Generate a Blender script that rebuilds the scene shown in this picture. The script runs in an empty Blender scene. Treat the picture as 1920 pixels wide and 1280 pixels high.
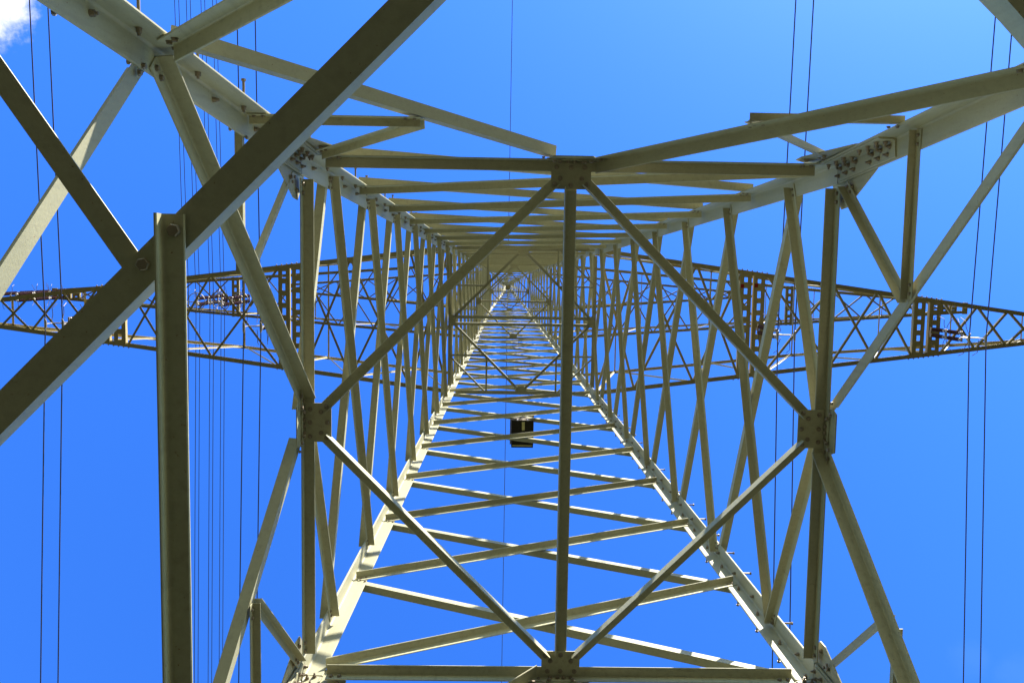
import bpy, math, random
from mathutils import Vector, Matrix
random.seed(7)
R_ = math.radians
sc = bpy.context.scene
COL = sc.collection

# ------------------------------------------------------------------ camera
CX, CY = 0.64741, 1.48164            # the tower axis lies here, measured from the lens
EYE = 1.6
RX, RY, RZ = 0.08606, -0.01576, 0.0150
def rotm(rx, ry, rz):
    return Matrix.Rotation(rz, 3, 'Z') @ Matrix.Rotation(ry, 3, 'Y') @ Matrix.Rotation(rx, 3, 'X')
cam_d = bpy.data.cameras.new('camera')
cam_d.lens = 30.0; cam_d.sensor_width = 36.0; cam_d.clip_start = 0.05; cam_d.clip_end = 5000
cam = bpy.data.objects.new('camera', cam_d); COL.objects.link(cam)
cam.matrix_world = Matrix.Translation((-CX, -CY, EYE)) @ (Matrix.Diagonal((1, -1, -1)) @ rotm(RX, RY, RZ)).transposed().to_4x4()
sc.camera = cam

# ------------------------------------------------------------------ sun, sky, exposure
SUN_DIR = Vector((0.38, -0.62, 0.68)).normalized()      # towards the sun
sun_d = bpy.data.lights.new('sun', 'SUN'); sun_d.energy = 5.0; sun_d.angle = R_(0.5); sun_d.color = (1.0, 0.95, 0.86)
sun = bpy.data.objects.new('sun', sun_d); COL.objects.link(sun)
sun.rotation_euler = SUN_DIR.to_track_quat('Z', 'Y').to_euler()
sun.location = SUN_DIR * 120

world = bpy.data.worlds.new('World'); sc.world = world; world.use_nodes = True
nt = world.node_tree; nt.nodes.clear()
def N(t, **k):
    n = nt.nodes.new(t)
    for a, b in k.items(): setattr(n, a, b)
    return n
sky = N('ShaderNodeTexSky', sky_type='NISHITA', sun_disc=False)
sky.sun_elevation = math.asin(SUN_DIR.z); sky.sun_rotation = math.atan2(SUN_DIR.x, SUN_DIR.y)
sky.air_density = 1.0; sky.dust_density = 0.3; sky.ozone_density = 2.0
hsv = N('ShaderNodeHueSaturation'); hsv.inputs['Saturation'].default_value = 1.28; hsv.inputs['Value'].default_value = 1.0
hsv.inputs['Hue'].default_value = 0.503
bg = N('ShaderNodeBackground'); bg.inputs['Strength'].default_value = 0.102
out = N('ShaderNodeOutputWorld')
nt.links.new(sky.outputs[0], hsv.inputs['Color'])
# clouds: a small cumulus edge low in the north-west, faint wisps elsewhere
tc = N('ShaderNodeTexCoord')
def cloud_mask(direction, half, scale, seed, lo, hi):
    d = Vector(direction).normalized()
    dot = N('ShaderNodeVectorMath', operation='DOT_PRODUCT'); dot.inputs[1].default_value = d
    nt.links.new(tc.outputs['Generated'], dot.inputs[0])
    mp = N('ShaderNodeMapRange'); mp.inputs['From Min'].default_value = math.cos(half); mp.inputs['From Max'].default_value = 1.0
    nt.links.new(dot.outputs['Value'], mp.inputs['Value'])
    no = N('ShaderNodeTexNoise'); no.inputs['Scale'].default_value = scale; no.inputs['Detail'].default_value = 9; no.inputs['Roughness'].default_value = 0.62
    no.noise_dimensions = '4D'; no.inputs['W'].default_value = seed
    nt.links.new(tc.outputs['Generated'], no.inputs['Vector'])
    ad = N('ShaderNodeMath', operation='ADD'); nt.links.new(mp.outputs[0], ad.inputs[0]); nt.links.new(no.outputs['Fac'], ad.inputs[1])
    m2 = N('ShaderNodeMapRange'); m2.interpolation_type = 'SMOOTHSTEP'
    m2.inputs['From Min'].default_value = lo; m2.inputs['From Max'].default_value = hi
    nt.links.new(ad.outputs[0], m2.inputs['Value'])
    mu = N('ShaderNodeMath', operation='MULTIPLY'); nt.links.new(m2.outputs[0], mu.inputs[0])
    m3 = N('ShaderNodeMapRange'); m3.inputs['From Min'].default_value = 0.0; m3.inputs['From Max'].default_value = 0.35
    nt.links.new(mp.outputs[0], m3.inputs['Value']); nt.links.new(m3.outputs[0], mu.inputs[1])
    return mu.outputs[0]
def pix_dir(px, py):
    v = Vector(((px - 960) / 1600, (py - 640) / 1600, 1.0))
    return (rotm(RX, RY, RZ).transposed() @ v).normalized()
cur = hsv.outputs[0]
for (px, py, half, scl, seed, lo, hi, amt, c) in (
        (-55, -25, 0.078, 50, 3.1, 0.88, 1.42, 0.85, (8.2, 5.4, 3.6, 1)),
        (1915, 1268, 0.035, 40, 8.4, 0.85, 1.6, 0.05, (2.2, 2.6, 3.0, 1)),
        (1815, 1235, 0.03, 45, 5.2, 0.9, 1.6, 0.05, (2.2, 2.6, 3.0, 1))):
    m = cloud_mask(pix_dir(px, py), half, scl, seed, lo, hi)
    am = N('ShaderNodeMath', operation='MULTIPLY'); am.inputs[1].default_value = amt; nt.links.new(m, am.inputs[0])
    mx = N('ShaderNodeMix', data_type='RGBA'); nt.links.new(am.outputs[0], mx.inputs['Factor'])
    nt.links.new(cur, mx.inputs['A']); mx.inputs['B'].default_value = c
    cur = mx.outputs['Result']
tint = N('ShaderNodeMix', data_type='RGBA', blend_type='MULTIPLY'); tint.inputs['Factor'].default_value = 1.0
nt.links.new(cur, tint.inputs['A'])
# warm tint added to the unseen horizon to warm shaded faces, deep blue overhead
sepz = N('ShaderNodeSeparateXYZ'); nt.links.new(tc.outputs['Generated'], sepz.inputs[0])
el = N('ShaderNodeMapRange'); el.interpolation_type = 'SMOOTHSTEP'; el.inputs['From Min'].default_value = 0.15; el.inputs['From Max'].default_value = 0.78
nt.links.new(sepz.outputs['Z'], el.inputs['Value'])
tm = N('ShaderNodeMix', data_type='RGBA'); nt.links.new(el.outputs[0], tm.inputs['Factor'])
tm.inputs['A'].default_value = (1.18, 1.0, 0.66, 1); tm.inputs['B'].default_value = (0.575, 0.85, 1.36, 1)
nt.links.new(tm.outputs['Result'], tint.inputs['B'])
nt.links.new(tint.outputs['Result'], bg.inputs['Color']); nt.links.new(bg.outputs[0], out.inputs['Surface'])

vs = sc.view_settings
vs.view_transform = 'Standard'; vs.look = 'None'; vs.exposure = 1.75; vs.gamma = 1.0; vs.use_curve_mapping = False

# ------------------------------------------------------------------ materials
def mat(name, base, rough=0.5, metal=0.0, var=0.12, nscale=3.0, bump=0.0, bscale=40.0, dirt=None, spec=0.25):
    m = bpy.data.materials.new(name); m.use_nodes = True
    t = m.node_tree; b = t.nodes['Principled BSDF']
    b.inputs['Roughness'].default_value = rough; b.inputs['Metallic'].default_value = metal
    b.inputs['Specular IOR Level'].default_value = spec
    co = t.nodes.new('ShaderNodeTexCoord')
    geo = t.nodes.new('ShaderNodeNewGeometry')
    n1 = t.nodes.new('ShaderNodeTexNoise'); n1.inputs['Scale'].default_value = nscale; n1.inputs['Detail'].default_value = 6; n1.inputs['Roughness'].default_value = 0.6
    t.links.new(geo.outputs['Position'], n1.inputs['Vector'])
    mx = t.nodes.new('ShaderNodeMix'); mx.data_type = 'RGBA'
    mx.inputs['A'].default_value = (*[c * (1 - var) for c in base], 1)
    mx.inputs['B'].default_value = (*[min(1, c * (1 + var)) for c in base], 1)
    t.links.new(n1.outputs['Fac'], mx.inputs['Factor'])
    res = mx.outputs['Result']
    if dirt:
        oi = t.nodes.new('ShaderNodeObjectInfo'); pr = t.nodes.new('ShaderNodeMapRange')
        pr.inputs['To Min'].default_value = 0.80; pr.inputs['To Max'].default_value = 1.10
        t.links.new(oi.outputs['Random'], pr.inputs['Value'])
        nm = t.nodes.new('ShaderNodeTexNoise'); nm.inputs['Scale'].default_value = 38; nm.inputs['Detail'].default_value = 5; nm.inputs['Roughness'].default_value = 0.7
        t.links.new(geo.outputs['Position'], nm.inputs['Vector'])
        nr = t.nodes.new('ShaderNodeMapRange'); nr.inputs['From Min'].default_value = 0.3; nr.inputs['From Max'].default_value = 0.7
        nr.inputs['To Min'].default_value = 0.94; nr.inputs['To Max'].default_value = 1.05
        t.links.new(nm.outputs['Fac'], nr.inputs['Value'])
        mm = t.nodes.new('ShaderNodeMath'); mm.operation = 'MULTIPLY'
        t.links.new(pr.outputs[0], mm.inputs[0]); t.links.new(nr.outputs[0], mm.inputs[1])
        vm = t.nodes.new('ShaderNodeVectorMath'); vm.operation = 'SCALE'
        t.links.new(res, vm.inputs[0]); t.links.new(mm.outputs[0], vm.inputs['Scale']); res = vm.outputs[0]
        # run-off streaks: noise squeezed along the height
        mp_ = t.nodes.new('ShaderNodeMapping'); mp_.inputs['Scale'].default_value = (22, 22, 1.6)
        t.links.new(geo.outputs['Position'], mp_.inputs['Vector'])
        ns = t.nodes.new('ShaderNodeTexNoise'); ns.inputs['Scale'].default_value = 1.0; ns.inputs['Detail'].default_value = 5
        t.links.new(mp_.outputs[0], ns.inputs['Vector'])
        sr = t.nodes.new('ShaderNodeMapRange'); sr.inputs['From Min'].default_value = 0.52; sr.inputs['From Max'].default_value = 0.72
        sr.inputs['To Max'].default_value = 0.38
        t.links.new(ns.outputs['Fac'], sr.inputs['Value'])
        sm_x = t.nodes.new('ShaderNodeMix'); sm_x.data_type = 'RGBA'
        t.links.new(sr.outputs[0], sm_x.inputs['Factor']); t.links.new(res, sm_x.inputs['A']); sm_x.inputs['B'].default_value = (base[0] * .62, base[1] * .60, base[2] * .62, 1)
        res = sm_x.outputs['Result']
        rn = t.nodes.new('ShaderNodeTexNoise'); rn.inputs['Scale'].default_value = 70; rn.inputs['Detail'].default_value = 3
        t.links.new(geo.outputs['Position'], rn.inputs['Vector'])
        rr_ = t.nodes.new('ShaderNodeMapRange'); rr_.inputs['From Min'].default_value = 0.70; rr_.inputs['From Max'].default_value = 0.76
        t.links.new(rn.outputs['Fac'], rr_.inputs['Value'])
        rx_ = t.nodes.new('ShaderNodeMix'); rx_.data_type = 'RGBA'
        t.links.new(rr_.outputs[0], rx_.inputs['Factor']); t.links.new(res, rx_.inputs['A']); rx_.inputs['B'].default_value = (0.16, 0.075, 0.03, 1)
        res = rx_.outputs['Result']
        n2 = t.nodes.new('ShaderNodeTexNoise'); n2.inputs['Scale'].default_value = 9; n2.inputs['Detail'].default_value = 8; n2.inputs['Roughness'].default_value = 0.75
        t.links.new(geo.outputs['Position'], n2.inputs['Vector'])
        rp = t.nodes.new('ShaderNodeMapRange'); rp.inputs['From Min'].default_value = 0.60; rp.inputs['From Max'].default_value = 0.74
        t.links.new(n2.outputs['Fac'], rp.inputs['Value'])
        ml = t.nodes.new('ShaderNodeMath'); ml.operation = 'MULTIPLY'; ml.inputs[1].default_value = dirt[3]
        t.links.new(rp.outputs[0], ml.inputs[0])
        m2 = t.nodes.new('ShaderNodeMix'); m2.data_type = 'RGBA'
        t.links.new(ml.outputs[0], m2.inputs['Factor']); t.links.new(res, m2.inputs['A']); m2.inputs['B'].default_value = (*dirt[:3], 1)
        res = m2.outputs['Result']
    t.links.new(res, b.inputs['Base Color'])
    if bump:
        n3 = t.nodes.new('ShaderNodeTexNoise'); n3.inputs['Scale'].default_value = bscale; n3.inputs['Detail'].default_value = 4
        t.links.new(geo.outputs['Position'], n3.inputs['Vector'])
        bp = t.nodes.new('ShaderNodeBump'); bp.inputs['Strength'].default_value = bump; bp.inputs['Distance'].default_value = 0.004
        t.links.new(n3.outputs['Fac'], bp.inputs['Height']); t.links.new(bp.outputs['Normal'], b.inputs['Normal'])
    return m
M_PAINT = mat('painted_steel', (0.350, 0.333, 0.212), 0.5, var=0.10, nscale=2.2, bump=0.25, bscale=60, dirt=(0.22, 0.19, 0.10, 0.35))
M_PAINT2 = mat('painted_steel_upper', (0.42, 0.345, 0.160), 0.5, var=0.10, nscale=2.2, dirt=(0.2, 0.16, 0.07, 0.35))
M_BOLT = mat('galvanised_bolt', (0.22, 0.18, 0.13), 0.45, 0.4, var=0.25, nscale=30)
M_WIRE = mat('conductor_aluminium', (0.10, 0.09, 0.12), 0.45, 0.6, var=0.1)
M_DISC = mat('brown_glazed_porcelain', (0.085, 0.040, 0.030), 0.18, 0.0, var=0.2, nscale=12)
M_FIT = mat('galvanised_fitting', (0.36, 0.32, 0.27), 0.45, 0.5, var=0.2, nscale=20)
M_HORN = mat('weathered_steel_rod', (0.13, 0.11, 0.11), 0.5, 0.5, var=0.2, nscale=20)
M_BOXW = mat('weathered_black_timber', (0.035, 0.030, 0.020), 0.85, var=0.3, nscale=12, bump=0.4, bscale=30)
M_BOXR = mat('roofing_felt', (0.42, 0.36, 0.31), 0.9, var=0.4, nscale=14)
M_SLAT = mat('bare_timber_slat', (0.75, 0.66, 0.28), 0.8, var=0.2, nscale=15)
M_RED = mat('red_marking_paint', (0.30, 0.015, 0.010), 0.5, var=0.2)
M_GRASS = mat('meadow_grass', (0.0085, 0.0100, 0.0012), 0.9, var=0.3, nscale=0.7)
M_CONC = mat('concrete', (0.36, 0.34, 0.31), 0.9, var=0.15, nscale=5, bump=0.3)

# ------------------------------------------------------------------ mesh helpers
class MB:
    def __init__(s): s.v = []; s.f = []; s.sm = []
    def add(s, vs_, fs, smooth=None):
        o = len(s.v); s.v += [tuple(v) for v in vs_]
        s.f += [tuple(i + o for i in f) for f in fs]
        s.sm += (smooth if smooth else [False] * len(fs))
    def box(s, c, ax, ay, az):          # centre and three half-extent vectors
        c = Vector(c); q = [c + ax * i + ay * j + az * k for i in (-1, 1) for j in (-1, 1) for k in (-1, 1)]
        s.add(q, [(0, 1, 3, 2), (4, 6, 7, 5), (0, 4, 5, 1), (2, 3, 7, 6), (0, 2, 6, 4), (1, 5, 7, 3)])
    def tube(s, pts, r, n=8, caps=True):
        pts = [Vector(p) for p in pts]; rings = []
        for i, p in enumerate(pts):
            d = (pts[min(i + 1, len(pts) - 1)] - pts[max(i - 1, 0)]).normalized()
            u = d.orthogonal().normalized() if i == 0 else (u - d * u.dot(d)).normalized()
            w = d.cross(u); rr = r[i] if isinstance(r, (list, tuple)) else r
            rings.append([p + (u * math.cos(2 * math.pi * k / n) + w * math.sin(2 * math.pi * k / n)) * rr for k in range(n)])
        vv = [q for g in rings for q in g]; ff = []
        for i in range(len(rings) - 1):
            for k in range(n):
                a, b = i * n + k, i * n + (k + 1) % n
                ff.append((a, b, b + n, a + n))
        sm = [True] * len(ff)
        if caps: ff += [tuple(range(n))[::-1], tuple(range(len(vv) - n, len(vv)))]; sm += [False, False]
        s.add(vv, ff, sm)
    def plate(s, poly, nrm, th):        # flat polygon (3-D points) thickened along nrm
        nrm = Vector(nrm).normalized() * th; k = len(poly)
        a = [Vector(p) for p in poly]; b = [p + nrm for p in a]
        s.add(a + b, [tuple(range(k))[::-1], tuple(range(k, 2 * k))] + [(i, (i + 1) % k, (i + 1) % k + k, i + k) for i in range(k)])
    def angle(s, p0, p1, u, v, b, t, b2=None, cut0=0, cut1=0):
        """rolled L section: heel line p0-p1, one flange along u, the other along v, with a rounded root"""
        p0, p1 = Vector(p0), Vector(p1); a = (p1 - p0).normalized()
        u = Vector(u); u = (u - a * u.dot(a)).normalized()
        v = Vector(v); v = (v - a * v.dot(a)); v = (v - u * v.dot(u)).normalized()
        b2 = b2 or b; r = 1.1 * t
        prof = [(0, 0), (b, 0), (b, t * .6), (b - t * .4, t)]
        nf = 5
        for k in range(nf + 1):
            th = math.pi / 2 * k / nf
            prof.append((t + r - r * math.sin(th), t + r - r * math.cos(th)))
        prof += [(t, b2 - t * .4), (t * .6, b2), (0, b2)]
        n = len(prof)
        q = [p0 + u * x + v * y for x, y in prof] + [p1 + u * x + v * y for x, y in prof]
        fs = [(i, (i + 1) % n, (i + 1) % n + n, i + n) for i in range(n)]
        sm = [4 <= i < 4 + nf for i in range(n)]
        # end caps as quads fans that stay planar
        fs += [tuple(range(n))[::-1], tuple(range(n, 2 * n))]; sm += [False, False]
        s.add(q, fs, sm)
    def mesh(s, name, m):
        me = bpy.data.meshes.new(name); me.from_pydata(s.v, [], s.f); me.validate(); 
        if len(me.polygons) == len(s.sm): me.polygons.foreach_set('use_smooth', s.sm)
        import bmesh
        bm = bmesh.new(); bm.from_mesh(me); bmesh.ops.recalc_face_normals(bm, faces=bm.faces); 
        for e in bm.edges:
            if len(e.link_faces) == 2 and e.calc_face_angle(0) > 0.6: e.smooth = False
        bm.to_mesh(me); bm.free()
        me.materials.append(m); return me
    def build(s, name, m, parent=None, **props):
        o = bpy.data.objects.new(name, s.mesh(name, m)); COL.objects.link(o)
        if parent is not None: o.parent = parent
        for k, v in props.items(): o[k] = v
        return o
def empty(name, loc=(0, 0, 0), **props):
    o = bpy.data.objects.new(name, None); COL.objects.link(o); o.location = loc; o.empty_display_size = 0.3
    for k, v in props.items(): o[k] = v
    return o
def place(o, parent):
    """parent without inverse: world coords are used because every parent below sits at the origin"""
    o.parent = parent

# hexagon bolt: axis +Z, washer on z=0, head above (shared mesh)
def bolt_mesh(name, r=0.018, head=0.016, stub=0.0, washer=True, m=M_BOLT):
    b = MB()
    if washer: b.tube([(0, 0, -0.001), (0, 0, 0.004)], r * 1.25, 16)
    hx = lambda z, rr: [Vector((math.cos(math.pi / 3 * k) * rr, math.sin(math.pi / 3 * k) * rr, z)) for k in range(6)]
    z0 = 0.004 if washer else 0
    v = hx(z0, r) + hx(z0 + head * .8, r) + hx(z0 + head, r * .86)
    f = [tuple(range(6))[::-1], tuple(range(12, 18))] + [(i, (i + 1) % 6, (i + 1) % 6 + 6, i + 6) for i in range(6)] + [(i + 6, (i + 1) % 6 + 6, (i + 1) % 6 + 12, i + 12) for i in range(6)]
    b.add(v, f)
    if stub: b.tube([(0, 0, z0 + head * .9), (0, 0, z0 + head + stub)], r * .52, 10)
    return b.mesh(name, m)
BOLT = bolt_mesh('bolt')
NUT = bolt_mesh('nut', 0.020, 0.022, 0.022)
SMALL = bolt_mesh('small_bolt', 0.013, 0.011, 0.0)
BIG = bolt_mesh('big_bolt', 0.0215, 0.016, washer=False)
bolt_pool = {}
def bolt(p, n, parent, me=None, name='bolt', scale=1.0):
    o = bpy.data.objects.new(name, me or BOLT); COL.objects.link(o)
    q = Vector(n).normalized().to_track_quat('Z', 'Y')
    o.matrix_local = Matrix.Translation(Vector(p)) @ q.to_matrix().to_4x4() @ Matrix.Rotation(random.random() * 1.0, 4, 'Z') @ Matrix.Scale(scale, 4)
    o.parent = parent
    return o

# ------------------------------------------------------------------ ground
g = MB(); n = 48; rings = (0.0, 4, 10, 25, 60, 150, 400, 1500)
vv = [Vector((0, 0, 0))]; 
for r in rings[1:]:
    for k in range(n):
        a = 2 * math.pi * k / n; vv.append(Vector((math.cos(a) * r, math.sin(a) * r, 0.0)))
ff = [(0, 1 + k, 1 + (k + 1) % n) for k in range(n)]
for i in range(len(rings) - 2):
    for k in range(n):
        a, b = 1 + i * n + k, 1 + i * n + (k + 1) % n
        ff.append((a, a + n, b + n, b))
g.add(vv, ff)
g.build('ground', M_GRASS, kind='structure')

# ------------------------------------------------------------------ tower profile (heights in metres above ground)
Z1 = 9.60; W1 = 2.5; S_UP = 0.0268; S_LO = 0.1239
ZN = 6.95                       # K-bracing foot on the legs
Z0 = 4.34                       # lowest frame
ZA, ZB, ZC = 25.40, 39.46, 55.28  # frames under the three cross-arms
ZT = 67.5
def W(z):
    if z <= Z1: return W1 + S_LO * (Z1 - z)
    if z <= ZC: return W1 - S_UP * (z - Z1)
    wc = W1 - S_UP * (ZC - Z1)
    return wc + (0.16 - wc) * (z - ZC) / (ZT - ZC)

tower = empty('lattice_tower', (0, 0, 0), label='tall olive grey steel lattice pylon seen from inside its four legs', category='pylon')

X, Y, Z = Vector((1, 0, 0)), Vector((0, 1, 0)), Vector((0, 0, 1))
LEGB = 0.195; LT = 0.018
CORN = {'A': (-1, -1), 'B': (1, -1), 'C': (1, 1), 'D': (-1, 1)}
legs = {}
for nme, (sx, sy) in CORN.items():
    b = MB()
    for za, zb, bb in ((0.0, Z1, LEGB), (Z1, ZA, LEGB), (ZA, ZB, .17), (ZB, ZC, .14), (ZC, ZT, .10)):
        pa = Vector((sx * W(za), sy * W(za), za)); pb = Vector((sx * W(zb), sy * W(zb), zb))
        b.angle(pa, pb, (-sx, 0, 0), (0, -sy, 0), bb, LT)
    legs[nme] = b.build('leg', M_PAINT, tower)
def leg_pt(c, z, dx=0.0, dy=0.0, dz=0.0):
    sx, sy = CORN[c]; return Vector((sx * (W(z) - dx), sy * (W(z) - dy), z))

# four faces: outward normal, lateral tangent (s = -1 .. 1)
FACES = {'north': (Vector((0, -1, 0)), Vector((1, 0, 0))), 'east': (Vector((1, 0, 0)), Vector((0, 1, 0))),
         'south': (Vector((0, 1, 0)), Vector((-1, 0, 0))), 'west': (Vector((-1, 0, 0)), Vector((0, -1, 0)))}
def fpt(f, s, z, off=0.0):
    """point on a face; s lateral -1..1 (of the clear half width), off inward"""
    o, t = FACES[f]; w = W(z)
    return o * (w - off) + t * (s * (w - 0.075)) + Z * z
def face_brace(mb, f, s0, z0, s1, z1, kind, b=0.1, t=0.009, b2=None, trim0=0.0, trim1=0.0):
    """kind front: bolted inside the leg flange, in-plane flange hanging under the outstanding one; back: outside, reversed; flat: outside with the outstanding flange on top"""
    o, tt = FACES[f]; inn = -o
    if kind == 'front':
        p0, p1 = fpt(f, s0, z0, LT + .001), fpt(f, s1, z1, LT + .001); vdir, odir, sh = -Z, inn, .5
    elif kind == 'back':
        p0, p1 = fpt(f, s0, z0, -.001), fpt(f, s1, z1, -.001); vdir, odir, sh = Z, o, -.5
    else:
        p0, p1 = fpt(f, s0, z0, -.001), fpt(f, s1, z1, -.001); vdir, odir, sh = -Z, o, .5
    a = (p1 - p0).normalized()
    perp = Z - a * a.z; perp = perp - o * perp.dot(o); perp.normalize()
    p0 += a * trim0; p1 -= a * trim1
    p0 += perp * b * sh; p1 += perp * b * sh
    v = perp if vdir.z > 0 else -perp
    mb.angle(p0, p1, odir, v, b2 or b, t, b)
    return p0, p1, a, perp

brace_objs = []
stuff = MB()
N_IND = 0
def add_brace(f, s0, z0, s1, z1, kind, b, name='brace', bolts=True, t=0.009, **k):
    global N_IND
    hz = max(z0, z1)
    big = hz < 34.0 and N_IND < 98 if name == 'brace' else True
    if not big:
        face_brace(stuff, f, s0, z0, s1, z1, kind, b, t, **k); return None
    if name == 'brace': N_IND += 1
    m = MB(); p0, p1, a, perp = face_brace(m, f, s0, z0, s1, z1, kind, b, t, **k)
    o = m.build(name, M_PAINT, tower)
    if bolts and hz < 20.5:
        out, tt = FACES[f]; inn = -out
        off = perp * (-b * .5 if kind != 'back' else b * .5)
        for e, sg in ((p0, 1), (p1, -1)):
            for d in (0.045, 0.115):
                q = e + a * sg * d + off + inn * (t if kind == 'front' else LT + .002)
                bolt(q, inn, o, SMALL if b < .1 else BOLT)
    return o

# ---- K bracing between the first frame and the legs
K = [('north', -1, 'back'), ('north', 1, 'front'), ('east', -1, 'flat'), ('east', 1, 'front'),
     ('south', -1, 'back'), ('south', 1, 'front'), ('west', -1, 'back'), ('west', 1, 'front')]
for f, sd, kind in K:
    add_brace(f, sd * .075, Z1 - .03, sd * .985, ZN + .05, kind, 0.122 if kind == 'front' else 0.098, name='main_brace', t=.011)
# redundant members
ZR = 8.37
for f, sd, kind in K:
    sm_ = sd * (.075 + (.985 - .075) * (Z1 - ZR) / (Z1 - ZN))
    rk = 'back' if kind == 'front' else 'front'
    tr = .14 if (rk == 'back' and f != 'north') else 0
    add_brace(f, sm_ * 1.0, ZR, sd * (1.015 if rk == 'front' else .97), ZR, rk, 0.070 if rk == 'front' else .060, name='redundant_brace', t=.007, trim0=tr)
    add_brace(f, sm_ * 1.0, ZR + .03, sd * .97, Z1 - .10, rk, 0.075 if rk == 'front' else .050, name='redundant_brace', t=.007, trim1=.10, trim0=tr * .5)
# lower K: legs at ZN down to the middle of the lowest frame
K2 = [('north', -1, 'front'), ('north', 1, 'back'), ('east', -1, 'front'), ('east', 1, 'front'), ('south', -1, 'front'), ('south', 1, 'back'), ('west', -1, 'front'), ('west', 1, 'flat')]
for f, sd, kind in K2:
    add_brace(f, sd * .975, ZN - .02, 0.04 * sd, Z0 + .1, kind, 0.115, name='main_brace', t=.011)
for f in FACES:
    for sd in (-1, 1):
        add_brace(f, 0.04 * sd, Z0 - .1, sd * .97, 0.45, 'front', 0.115, name='main_brace', t=.011)

# ---- horizontal frames
def bar(p0, p1, u, v, b, t, name, par=None, b2=None, m=None):
    k = MB(); k.angle(p0, p1, u, v, b, t, b2); return k.build(name, m or M_PAINT, par or tower)
def frame(z, b, bd, bv, centre_axis, single=False, sub=False, dbl=False):
    w = W(z)
    for f, (o, t) in FACES.items():
        p0 = o * (w - .021) - t * (w - .235) + Z * z; p1 = o * (w - .021) + t * (w - .235) + Z * z
        q = bar(p0, p1, -o, -Z, b, .010, 'frame_beam')
        if z < 15:
            for sgn, pe in ((1, p0), (-1, p1)):
                for d in (.05, .13): bolt(pe + t * sgn * d - o * .010 - Z * .055, -o, q, BOLT)
    m = w - .075
    corners = [Vector((0, -m, z)), Vector((m, 0, z)), Vector((0, m, z)), Vector((-m, 0, z))]
    for i in range(4):
        a, c = corners[i], corners[(i + 1) % 4]; d = (c - a).normalized()
        inn = Vector((-(a + c).x, -(a + c).y, 0)).normalized()
        off = -inn * .0 + Z * .0105
        g0 = .195 if z < 15 else .16
        bar(a + d * g0 + inn * bd * .5 + off, c - d * g0 + inn * bd * .5 + off, -inn, -Z, bd, .009, 'diagonal_beam')
    if centre_axis == 'y':
        bar(Vector((-bv * .5, -m + .19, z + .0105)), Vector((-bv * .5, m - .19, z + .0105)), X, -Z, bv, .010, 'centre_beam')
    elif centre_axis == 'x':
        for sg in ((-1, 1) if dbl else (1,)):
            yy = .055 * sg if dbl else -.03
            bar(Vector((-m + .08, yy, z + .0105)), Vector((m - .08, yy, z + .0105)), Y * sg, -Z, bv, .009, 'centre_beam')
    return m

def gusset(poly, nrm, th, bolts, bn=None, parent=None):
    k = MB(); k.plate(poly, nrm, th); g_ = k.build('gusset_plate', M_PAINT, parent or tower)
    for p, me in bolts: bolt(p, bn or nrm, g_, me)
    return g_

# lowest frame (its diagonal passes close over the viewer)
w0 = W(Z0); m0 = w0 + .02
for f, (o, t) in FACES.items():
    bar(o * (w0 - .021) - t * (w0 - .07) + Z * Z0, o * (w0 - .021) + t * (w0 - .07) + Z * Z0, -o, -Z, .10, .010, 'frame_beam')
C0 = [Vector((0, -m0, Z0)), Vector((m0, 0, Z0)), Vector((0, m0, Z0)), Vector((-m0, 0, Z0))]
d0 = []
for i in range(4):
    a, c = C0[i], C0[(i + 1) % 4]; d = (c - a).normalized()
    inn = Vector((-(a + c).x, -(a + c).y, 0)).normalized()
    hs = -.075 if i == 0 else .002
    d0.append(bar(a + d * .12 + inn * hs, c - d * .12 + inn * hs, -inn, Z, .100, .010, 'diagonal_beam', b2=.10))
# struts tying the diagonals together and to the legs
sJ = 0.455
JA = C0[3].lerp(C0[0], sJ); JD = C0[3].lerp(C0[2], sJ); JB = C0[1].lerp(C0[0], sJ); JC = C0[1].lerp(C0[2], sJ)
for P, Q, sg in ((JA, JD, 1), (JB, JC, -1)):
    xs = P.x + .010 * sg
    st = bar(Vector((xs, P.y - .19, Z0 - .0115)), Vector((xs, Q.y + .17, Z0 - .0115)), X * sg, -Z, .078, .009, 'tie_beam', b2=.055)
    bolt((xs + .046 * sg, P.y - .138, Z0 - .0205), (0, 0, -1), st, BIG)
    bolt((xs + .046 * sg, Q.y + .095, Z0 - .0205), (0, 0, -1), st, BIG)
for J, c, i in ((JA, 'A', 3), (JB, 'B', 0), (JC, 'C', 1), (JD, 'D', 2)):
    e = leg_pt(c, Z0, .20, .03); d = (e - J).normalized(); side = Vector((-d.y, d.x, 0))
    sh = Vector((-.05, .02, 0)) if c == 'A' else Vector((0, 0, 0))
    sd_ = -1 if (c in 'AC') else 1
    st = bar(J + sh - d * .02 + side * .04 * sd_ + Z * .0115, e + side * .04 * sd_ + Z * .0115, -side * sd_, Z, .072, .009, 'corner_brace', b2=.05)
    if c == 'A': bolt(J + Vector((-.050, -.030, -.001)), (0, 0, -1), st, BIG)

# first main frame
frame(Z1, .105, .100, .115, 'y')
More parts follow.
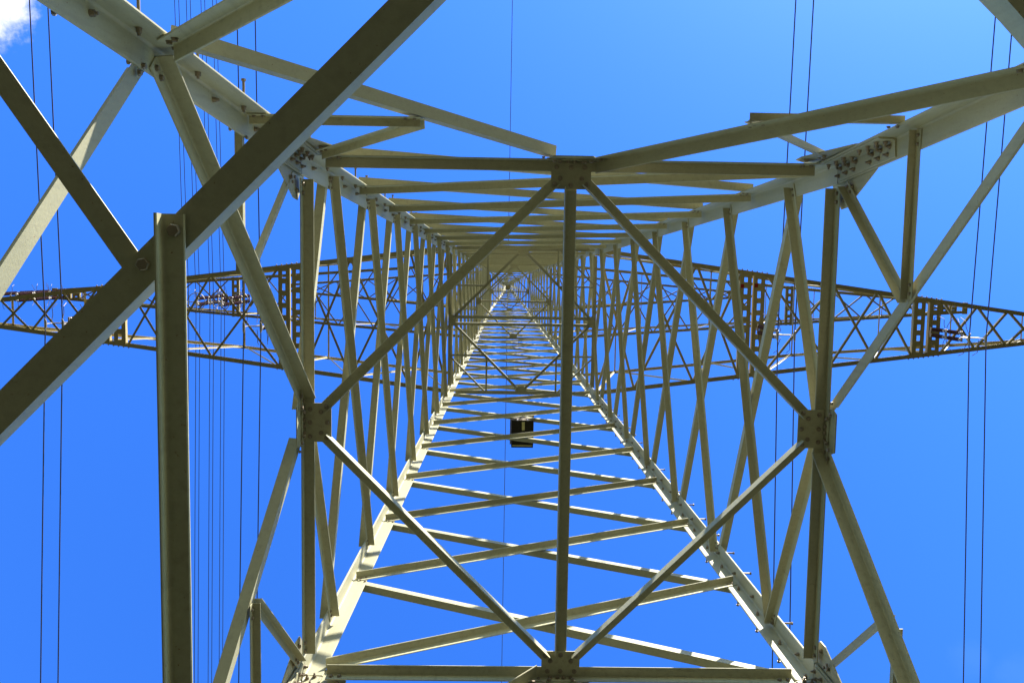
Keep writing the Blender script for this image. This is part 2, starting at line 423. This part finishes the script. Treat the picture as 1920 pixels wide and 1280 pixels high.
# its four mid gussets: a level plate under the beams and an upright plate in the face
for f, (o, t) in FACES.items():
    w = W(Z1); z = Z1 - .0015
    hx = .185; c = o * (w - .025) + Z * z
    poly = [c - t * hx - o * .02, c + t * hx - o * .02, c + t * hx - o * .238, c + t * (hx - .022) - o * .262, c - t * (hx - .022) - o * .262, c - t * hx - o * .238]
    poly = [p - Z * .0085 for p in poly]
    bl = [(c - Z * .0085 + t * x - o * y, BOLT) for x, y in ((-.135, .062), (0, .062), (.125, .062), (-.10, .165), (.10, .165), (-.15, .215), (.15, .215), (0, .225))]
    gg = gusset(poly, -Z, .009, [(p - Z * .0092, me) for p, me in bl], bn=-Z)
    up = o * (w - .0195) + Z * Z1
    hh = .21
    poly2 = [up - t * hh - Z * .012, up + t * hh - Z * .012, up + t * hh - Z * .17, up + t * (hh - .03) - Z * .25, up - t * (hh - .03) - Z * .25, up - t * hh - Z * .17]
    g2 = gusset([p - o * .0125 * 0 for p in poly2], o, .010, [])
    for sx_ in (-1, 1):
        for x, zz in ((.115, .115), (.165, .185), (.03, .05), (.10, .05)):
            bolt(up + t * sx_ * x - Z * zz - o * (.0235 if zz > .06 else .012), -o, g2, BOLT)

# corner gussets + splice plates
for c, (sx, sy) in CORN.items():
    w = W(Z1)
    for ax in (0, 1):
        # outside-of-flange triangular plate lying in the face plane
        o = Vector((0, sy, 0)) if ax == 0 else Vector((sx, 0, 0)); l = Vector((-sx, 0, 0)) if ax == 0 else Vector((0, -sy, 0))
        P = lambda a, zz: o * (W(zz) + .001) + (Vector((sx * W(zz), 0, 0)) if ax == 0 else Vector((0, sy * W(zz), 0))) + l * a + Z * zz
        poly = [P(.02, Z1 + .22), P(.24, Z1 + .12), P(.44, Z1 - .06), P(.44, Z1 - .16), P(.20, Z1 - .62), P(.02, Z1 - .70)]
        gp = gusset(poly, o, .010, [])
        for a_, zz in ((.36, Z1 - .10), (.27, Z1 - .24)):
            bolt(P(a_, zz) - o * .001, -o, gp, BOLT)
    # splice cover inside the leg
    k = MB()
    za, zb = Z1 - .92, Z1 - .04
    pa = leg_pt(c, za, LT + .001, LT + .001); pb = leg_pt(c, zb, LT + .001, LT + .001)
    k.angle(pa, pb, (-sx, 0, 0), (0, -sy, 0), .160, .014)
    sp = k.build('splice_plate', M_PAINT, tower)
    for i in range(7):
        zz = za + .06 + i * (zb - za - .11) / 6
        for col in ((.055, .115) if i not in (3,) else ()):
            p = leg_pt(c, zz + (.03 if col > .1 else 0), LT + .001 + .0, LT + .001)
            bolt(p + Vector((-sx * col, -sy * .0142, 0)), (0, -sy, 0), sp, NUT, scale=.9)
            bolt(p + Vector((-sx * .0142, -sy * col, 0)), (-sx, 0, 0), sp, NUT, scale=.9)
    for zz in (Z1 + .12, Z1 + .33) if c in 'AD' else ():
        pass

# ---- X bracing of the tower body
def xpanels(f, zs, b, t=.009, first='front'):
    for i in range(len(zs) - 1):
        a, c = zs[i], zs[i + 1]
        add_brace(f, -1, c, 1, a, 'front' if f in ('north', 'west') else 'back', b, t=t)
        add_brace(f, -1, a, 1, c, 'back' if f in ('north', 'west') else 'front', b, t=t)
# level node rows (measured on the photographed legs)
NS = [9.72, 11.96, 14.24, 16.54, 18.86, 21.20, 23.45, 25.62]
EW = [10.72, 12.96, 15.24, 17.55, 19.80, 22.1, 24.35]
s_levels = NS + [27.62, 29.54, 31.44, 33.40, 35.42, 37.42, 39.40, 41.3, 43.1, 44.9, 46.7, 48.5, 50.3, 52.1, 53.8, 55.4]
e_levels = EW + [26.5, 28.6, 30.5, 32.4, 34.4, 36.4, 38.4, 40.4, 42.2, 44.0, 45.8, 47.6, 49.4, 51.2, 53.0, 54.6]
def run(levels, faces):
    for i in range(len(levels) - 1):
        a, c = levels[i], levels[i + 1]
        b = .092 if c < 26 else (.080 if c < 40 else .068)
        for f in faces:
            nw = f in ('north', 'west')
            # s=-1 on north is west corner A; south s=-1 is C; east s=-1 is B; west s=-1 is D
            if f == 'north':   pairs = ((-1, c, 1, a, 'front'), (-1, a, 1, c, 'back'))
            elif f == 'south': pairs = ((1, a, -1, c, 'front'), (1, c, -1, a, 'back'))
            elif f == 'east':  pairs = ((-1, c, 1, a, 'front'), (-1, a, 1, c, 'back'))
            else:              pairs = ((1, a, -1, c, 'front'), (1, c, -1, a, 'back'))
            for s0, z0, s1, z1, kd in pairs:
                lo = .945 if a == NS[0] else 1.0
                add_brace(f, s0 * (lo if z0 == a else 1), z0, s1 * (lo if z1 == a else 1), z1, kd, b)
levels = sorted([(z, 'n') for z in s_levels] + [(z, 'e') for z in e_levels])
# half panels from the mid gussets to the first side nodes
for f in ('east', 'west'):
    for sd in (-1, 1):
        kd = 'front' if (f == 'east' or sd == -1) else 'back'
        add_brace(f, sd * .04, Z1 + .05, sd, EW[0], kd, .092)
for k in range(max(len(s_levels), len(e_levels)) - 1):
    if k < len(s_levels) - 1: run(s_levels[k:k + 2], ('north', 'south'))
    if k < len(e_levels) - 1: run(e_levels[k:k + 2], ('east', 'west'))
# peak
zs = [55.4, 57.2, 58.9, 60.4, 61.8, 63.0, 64.1, 65.1, 66.0, 66.8]
for i in range(len(zs) - 1):
    for f in FACES: add_brace(f, -1, zs[i], 1, zs[i + 1], 'front', .055, t=.006); add_brace(f, 1, zs[i], -1, zs[i + 1], 'back', .055, t=.006)
for f, (o, t) in FACES.items():
    for z in (61.0, 64.6, 67.3):
        w = W(z); stuff.angle(o * (w - .02) - t * w + Z * z, o * (w - .02) + t * w + Z * z, -o, -Z, .06, .006)
stuff.build('brace', M_PAINT, tower, kind='stuff', label='fine cross bracing of the upper tower')

# frames under the arms
for (z, b, bd, bv, dbl) in ((ZA, .095, .075, .085, True), (ZB, .085, .07, .08, False), (ZC, .075, .065, .07, False)):
    m = frame(z, b, bd, bv, 'x', dbl=dbl)
    for f, (o, t) in FACES.items():
        w = W(z); c = o * (w - .03) + Z * (z - .010)
        gusset([c - t * .16, c + t * .16, c + t * .16 - o * .13, c + t * .08 - o * .22, c - t * .08 - o * .22, c - t * .16 - o * .13], -Z, .008, [])
    if z == ZA:
        for sx, sy in CORN.values():                 # small corner squares of the lower arm frame
            h = m * .5
            bar(Vector((sx * h, sy * h, z + .011)), Vector((sx * h, sy * (m + .0), z + .011)), X * -sx, -Z, .05, .006, 'corner_brace')
            bar(Vector((sx * h, sy * h, z + .011)), Vector((sx * (m + .0), sy * h, z + .011)), Y * -sy, -Z, .05, .006, 'corner_brace')
            bar(Vector((sx * (h - .02), sy * m, z + .011)), Vector((sx * m, sy * (h - .02), z + .011)), Vector((sx, sy, 0)), -Z, .05, .006, 'corner_brace')

# step bolts on the climbing legs
STEP = MB()
STEP.tube([(0, 0, 0), (0, 0, .170)], .0105, 8); STEP.tube([(0, 0, .168), (0, 0, .185)], .019, 6)
STEP.tube([(0, 0, -LT - .004), (0, 0, -LT)], .021, 12); STEP.tube([(0, 0, -LT - .028), (0, 0, -LT - .003)], .019, 6, True); STEP.tube([(0, 0, -LT - .045), (0, 0, -LT - .02)], .010, 8)
STEP_ME = STEP.mesh('step_bolt', M_BOLT)
for c in ('A', 'C'):
    sx, sy = CORN[c]; z = 5.3; i = 0
    while z < 24.5:
        ax = i % 2
        if not (Z1 - .95 < z < Z1 + .0):
            if ax == 0: p = leg_pt(c, z) + Vector((-sx * .085, 0, 0)); nn = (0, sy, 0)
            else:       p = leg_pt(c, z) + Vector((0, -sy * .085, 0)); nn = (sx, 0, 0)
            bolt(p, nn, legs[c], STEP_ME, 'step_bolt')
        z += .36; i += 1

# ------------------------------------------------------------------ cross-arms
def lerp_tab(tab, x):
    for (x0, a), (x1, c) in zip(tab, tab[1:]):
        if x <= x1: return a + (c - a) * (x - x0) / (x1 - x0)
    return tab[-1][1]
lace_left = [98]
def cross_arm(sx, zb, xs, hw_tab, top_tab, cb, lb, battens, label, nodes_top=None):
    """sx side; zb bottom chord height; xs nodes; hw_tab half width over x; top_tab top chord height over x"""
    hw = lambda x: lerp_tab(hw_tab, x); zt = lambda x: lerp_tab(top_tab, x)
    m = MB(); xe = xs[-1]
    for sy in (-1, 1):
        pts = [x for x in (xs[0], xe)]
        a = Vector((sx * xs[0], sy * hw(xs[0]), zb)); e = Vector((sx * xe, sy * hw(xe), zb))
        m.angle(a, e, (0, -sy, 0), Z, cb, .011)
        kn = [t[0] for t in top_tab]
        for x0, x1 in zip(kn, kn[1:]):
            m.angle(Vector((sx * x0, sy * hw(x0) , zt(x0))), Vector((sx * x1, sy * hw(x1), zt(x1))), (0, -sy, 0), -Z, cb * .72, .009)
    m.box(Vector((sx * (xe + .05), 0, zb + .12)), X * .12, Y * (hw(xe) + .04), Z * .012)
    arm = m.build('cross_arm', M_PAINT2, tower, label=label)
    rest = MB()
    def lace(p, q, u, v, b=lb, big=True):
        if big and lace_left[0] > 0:
            lace_left[0] -= 1; k = MB(); k.angle(p, q, u, v, b, .006); k.build('lacing_bar', M_PAINT2, arm)
        else: rest.angle(p, q, u, v, b, .006)
    P = lambda x, sy, z=None, i=0.05: Vector((sx * x, sy * (hw(x) - i), zb if z is None else z))
    spans = [(a, c) for a, c in zip(xs, xs[1:])]
    bx = [b_[0] for b_ in battens]
    for a, c in spans:
        if any(abs((a + c) / 2 - q) < .35 for q in bx): continue
        if hw(c) < .10: continue
        lace(P(a, -1) + Z * .012, P(c, 1) + Z * .012, X, Z)
        lace(P(a, 1) + Z * .022, P(c, -1) + Z * .022, X, Z)
    for i, (a, c) in enumerate(spans):
        for sy in (-1, 1):
            if zt(a) - zb < .25: continue
            if i % 2 == 0: lace(P(a, sy), P(c, sy, zt(c)), X, (0, -sy, 0), lb * .75, False)
            else: lace(P(a, sy, zt(a)), P(c, sy), X, (0, -sy, 0), lb * .75, False)
        if i % 2 == 0: lace(P(c, -1, zt(c)), P(c, 1, zt(c)), X, -Z, lb * .7, False)
    rest.build('lacing_bar', M_PAINT2, arm, kind='stuff')
    # splice plates where the chord joins, small bolts rows along the chord under the battens
    for bxx, kind in battens:
        for off in kind:
            x = bxx + off; h = hw(x) - .02
            k = MB()
            for e in (-1, 1):
                k.box(Vector((sx * (x + e * .105), 0, zb - .03)), X * .056, Y * h, Z * .006)
                k.box(Vector((sx * (x + e * .145), 0, zb + .04)), X * .005, Y * h, Z * .075)
            nb = max(2, round(2 * h / .34)); 
            for i in range(nb + 1):
                yy = -h + .09 + i * (2 * h - .18) / nb
                k.box(Vector((sx * x, yy, zb - .040)), X * .15, Y * .075, Z * .004)
                k.box(Vector((sx * x, yy, zb + .118)), X * .15, Y * .06, Z * .004)
            k.build('batten_beam', M_PAINT2, arm)
        if zb < 30:
            for sy in (-1, 1):
                k = MB()
                for i in range(7):
                    xx = bxx - .42 + i * .14
                    k.tube([Vector((sx * xx, sy * (hw(xx) + .0), zb + .05)), Vector((sx * xx, sy * (hw(xx) + .035), zb + .05))], .017, 6)
                k.build('bolt_row', M_BOLT, arm)
    return arm
# node stations measured from the tower axis
XA = [2.08, 3.16, 4.82, 6.10, 6.80, 8.68, 9.95, 11.0, 11.80, 12.78, 13.66, 14.5, 15.3, 16.0, 16.7]
HA = [(2.0, 2.07), (17.0, .10)]; TA = [(2.0, 29.6), (6.3, 28.85), (8.6, 28.6), (11.0, 27.6), (14.0, 26.2), (16.7, 25.6)]
XB = [1.72, 3.1, 4.6, 6.2, 7.8, 9.4, 11.0, 12.0, 12.55, 14.1, 15.6, 17.0, 18.2, 19.3, 20.2]
HB = [(1.7, 1.70), (13.0, .84), (20.2, .22)]; TB = [(1.7, 43.4), (12.0, 42.0), (20.2, 39.9)]
XC = [1.34, 3.0, 5.0, 7.0, 9.0, 11.0, 12.6, 13.9]
HC = [(1.3, 1.30), (14, .24)]; TC = [(1.3, 58.6), (13.9, 55.8)]
for sx, side in ((1, 'right'), (-1, 'left')):
    cross_arm(sx, ZA, XA, HA, TA, .120, .062, [(6.42, (-.19, .19)), (11.38, (-.22, .22))], 'lowest cross arm on the %s side of the tower' % side)
    cross_arm(sx, ZB, XB, HB, TB, .120, .056, [(12.27, (0,)), (19.6, (-.35, .05))], 'middle cross arm on the %s side of the tower' % side)
    cross_arm(sx, ZC, XC, HC, TC, .13, .065, [], 'topmost cross arm on the %s side of the tower' % side)
k = MB(); 
for (x, y) in ((6.13, -1.08), (6.52, -1.10)):
    k.box(Vector((x, y, ZA - .0465)), X * .048, Y * .055, Z * .0015)
k.build('paint_mark', M_RED, tower, label='dark red paint marks on the batten beams')

# ------------------------------------------------------------------ insulator strings
def shed_rod(b, x, y, z0, z1, r=.054, pitch=.050):
    """long-rod porcelain insulator with sheds, hanging from z0 to z1"""
    pr = [(z0, .028), (z0 - .05, .034)]
    z = z0 - .06
    while z > z1 + .09:
        pr += [(z, .036), (z - .016, r), (z - .024, r), (z - .030, .036)]; z -= pitch
    pr += [(z1 + .05, .034), (z1, .028)]
    b.tube([(x, y, q) for q, _ in pr], [c for _, c in pr], 12, True)
def insulator(x, y, z0, z1, label, twin=True, gap=.17, rings=False, group=None, nsec=2):
    root = empty('insulator_string', (x, y, z0), label=label, category='insulator', group=group or 'insulator strings hanging from the arms')
    L = z0 - z1
    if nsec == 3: gap = .24
    ys = (-gap / 2, gap / 2) if twin else (0,)
    top = MB(); top.box(Vector((0, 0, -.04)), X * .02, Y * (gap / 2 + .05), Z * .03); top.box(Vector((0, 0, .06)), X * .015, Y * .04, Z * .09)
    top.build('top_yoke', M_FIT, root)
    usable = L - .75; sec = usable / nsec; joints = []
    for q in range(nsec):
        a_ = -.10 - q * sec; c_ = a_ - sec + .16
        for yy in ys:
            b = MB(); shed_rod(b, 0, yy, a_, c_, .078 if nsec == 3 else .056, .06); b.build('porcelain_rod', M_DISC, root)
            for zz in (a_ + .0, c_ - .0):
                k_ = MB(); k_.tube([(0, yy, zz + .035), (0, yy, zz - .035)], .042, 10); k_.build('rod_cap', M_FIT, root)
        joints.append(c_ - .08)
    zm = joints[0]
    for j_ in joints[:-1]:
        mid = MB(); mid.box(Vector((0, 0, j_)), X * .022, Y * (gap / 2 + .05), Z * .03); mid.build('middle_yoke', M_FIT, root)
    bot = MB(); zb_ = -L + .35
    bot.box(Vector((0, 0, zb_)), X * .235, Y * .014, Z * .035); bot.box(Vector((0, 0, joints[-1] + .02)), X * .02, Y * (gap / 2 + .05), Z * .025)
    bot.box(Vector((0, 0, (zb_ + joints[-1]) / 2)), X * .014, Y * .018, Z * abs(zb_ - joints[-1]) / 2)
    for s in (-1, 1):
        bot.tube([(s * .215, 0, zb_), (s * .215, 0, -L)], .013, 8)
        bot.tube([(s * .215, -.14, -L - .03), (s * .215, -.07, -L + .01), (s * .215, .07, -L + .01), (s * .215, .14, -L - .03)], [.016, .034, .034, .016], 10)
    bot.build('clamp_yoke', M_FIT, root)
    def horn(p, q, q2, name='arcing_horn'):
        h = MB(); h.tube([p, (Vector(p) + Vector(q)) / 2 + Vector((0, 0, .05)), q, q2], .009, 6); h.build(name, M_HORN, root)
    for s in (-1, 1):
        horn((0, s * gap * .5, -.10), (0, s * .42, -.22), (.04, s * .50, -.42))
        horn((0, s * gap * .5, zm), (.02, s * .40, zm + .16), (-.03, s * .46, zm + .3))
        horn((0, s * gap * .5, zm - .02), (.02, s * .36, zm - .16), (.05, s * .44, zm - .3))
        horn((0, s * gap * .5, zb_ + .06), (-.03, s * .42, zb_ + .2), (-.06, s * .50, zb_ + .4))
        horn((s * .24, s * .04, zb_), (s * .26, s * .38, zb_ + .08), (s * .22, s * .48, zb_ + .24))
    if rings:
        for zz, rr in ((zb_ + .30, .34), (zm, .30)):
            r = MB(); nn = 28
            r.tube([(math.cos(2 * math.pi * k / nn) * rr, math.sin(2 * math.pi * k / nn) * rr, zz) for k in range(nn + 1)], .018, 6, False)
            for s in (-1, 1): r.tube([(0, s * rr, zz), (0, s * .08, zz + .06)], .012, 6)
            r.build('corona_ring', M_FIT, root)
    return root
def cvx(px, z):       # stations read off the photograph become metres from the axis
    return (px - 937) / 1600 * (z - EYE) - CX
ZW = 22.95
insulator(cvx(1739, ZA) + .19, 0.12, ZA - .06, ZW, 'dark brown insulator string under the outer end of the right lower arm')
insulator(6.60, 0.12, ZA - .06, ZW, 'dark brown insulator string hanging close to the tower on the right lower arm')
insulator(-6.80, 0.10, ZA - .06, ZW, 'short insulator string just left of the tower on the left lower arm')
insulator(-11.71, 0.10, ZA - .06, ZW, 'short insulator string far left, behind the huge diagonal beam')
ZQ = 34.9
for i, (xx, lab) in enumerate(((-11.65, 'long insulator string with round corona rings on the left middle arm, nearer the tower'),
                               (-12.62, 'long insulator string with round corona rings on the left middle arm, farther from the tower'))):
    insulator(xx, 0.05, ZB - .06, ZQ, lab, rings=True, nsec=3)
insulator(-19.75, 0.0, ZB - .06, ZQ, 'long insulator string at the far left picture edge, inner one of two', rings=False, nsec=3)
insulator(-20.35, 0.0, ZB - .06, ZQ, 'long insulator string at the far left picture edge, outer one of two', rings=False, nsec=3)

# ------------------------------------------------------------------ conductors
def wire(x, y0, z0, r, label, group, sag_n=.035, sag_s=.085, span=330, name='power_line'):
    b = MB(); pts = []
    for i in range(-60, 61):
        u = i / 60.0; yy = math.copysign(abs(u) ** 1.6, u) * 170
        a = sag_n if yy < 0 else sag_s
        pts.append((x, y0 + yy, z0 - a * abs(yy) + a * yy * yy / span))
    b.tube(pts, r, 6)
    return b.build(name, M_WIRE, None, label=label, category='power line', group=group)
for cxw, nm in ((cvx(1739, ZA) + .19, 'right edge of the picture'), (6.60, 'right lower arm close to the tower'), (-6.80, 'left lower arm close to the tower'), (-11.71, 'left edge of the picture')):
    for s, w_ in ((-1, 'left'), (1, 'right')):
        wire(cxw + s * .215, .10, ZW, .0155, '%s wire of the pair at the %s' % (w_, nm), 'twin wires under the lower arms')
for cxw, nm in ((-11.65, 'nearer the tower'), (-12.62, 'farther from the tower')):
    for s, w_ in ((-1, 'left'), (1, 'right')):
        for zz, v in ((0, 'lower'), (.42, 'upper')):
            wire(cxw + s * .215, .05, ZQ + zz, .0135, '%s %s wire of the four wire bundle %s on the left' % (v, w_, nm), 'four wire bundles under the left middle arm', .05, .06)
wire(0.0, 0.0, ZT + .35, .024, 'single thin earth wire running over the tower top', 'earth wire', .06, .03, name='earth_wire')
k = MB(); k.tube([(0, 0, ZT - .3), (0, 0, ZT + .4)], .04, 8); k.box(Vector((0, 0, ZT)), X * .2, Y * .2, Z * .012); k.build('peak_cap', M_PAINT2, tower)

# ------------------------------------------------------------------ nest box
zb = 22.1; yb = W(zb) + .05; bx0, bw, bd_, bh = -.035, .265, .66, .50
nb_ = empty('nest_box', (0, 0, 0), label='black wooden nesting box bolted outside the lower side of the tower', category='nest box')
k = MB(); th = .012
k.box(Vector((bx0, yb + bd_ / 2, zb)), X * bw, Y * bd_ / 2, Z * th); k.build('floor_board', M_BOXW, nb_)
k = MB()
for s in (-1, 1): k.box(Vector((bx0 + s * (bw - th), yb + bd_ / 2, zb + bh / 2)), X * th, Y * bd_ / 2, Z * (bh / 2 - th))
k.box(Vector((bx0, yb + bd_ - th, zb + bh / 2)), X * (bw - 2 * th), Y * th, Z * (bh / 2 - th)); k.build('side_wall', M_BOXW, nb_)
k = MB(); k.box(Vector((bx0, yb - .002, zb + bh * .52)), X * bw, Y * th, Z * bh * .42); k.build('front_board', M_BOXR, nb_)
k = MB(); k.box(Vector((bx0, yb + bd_ / 2, zb + bh + .02)), X * (bw + .03), Y * (bd_ / 2 + .03), Z * .015); k.build('roof', M_BOXR, nb_)
k = MB(); k.box(Vector((bx0 + .02, yb + .13, zb - .028)), X * .035, Y * .10, Z * .014); k.build('mounting_slat', M_SLAT, nb_)
k = MB(); k.box(Vector((bx0, yb + bd_ - .05, zb - .022)), X * (bw - .03), Y * .012, Z * .01); k.build('batten', M_SLAT, nb_)

k = MB()
for s_ in (-1, 1): k.box(Vector((bx0 + s_ * .12, yb - .03, zb + bh * .5)), X * .02, Y * .012, Z * .42)
k.box(Vector((bx0, yb - .05, zb + bh * .9)), X * .30, Y * .012, Z * .02); k.box(Vector((bx0, yb - .05, zb + .04)), X * .30, Y * .012, Z * .02)
k.build('mounting_bracket', M_FIT, nb_)
# ------------------------------------------------------------------ foundations
for nme, (sx, sy) in CORN.items():
    k = MB(); p = leg_pt(nme, 0.0); c = p + Vector((-sx * .1, -sy * .1, .06))
    k.tube([c - Z * .30, c + Z * .12, c + Z * .16], [.45, .45, .41], 24)
    k.build('foundation', M_CONC, None, label='round concrete footing under the %s leg' % {'A': 'north west', 'B': 'north east', 'C': 'south east', 'D': 'south west'}[nme], category='foundation')
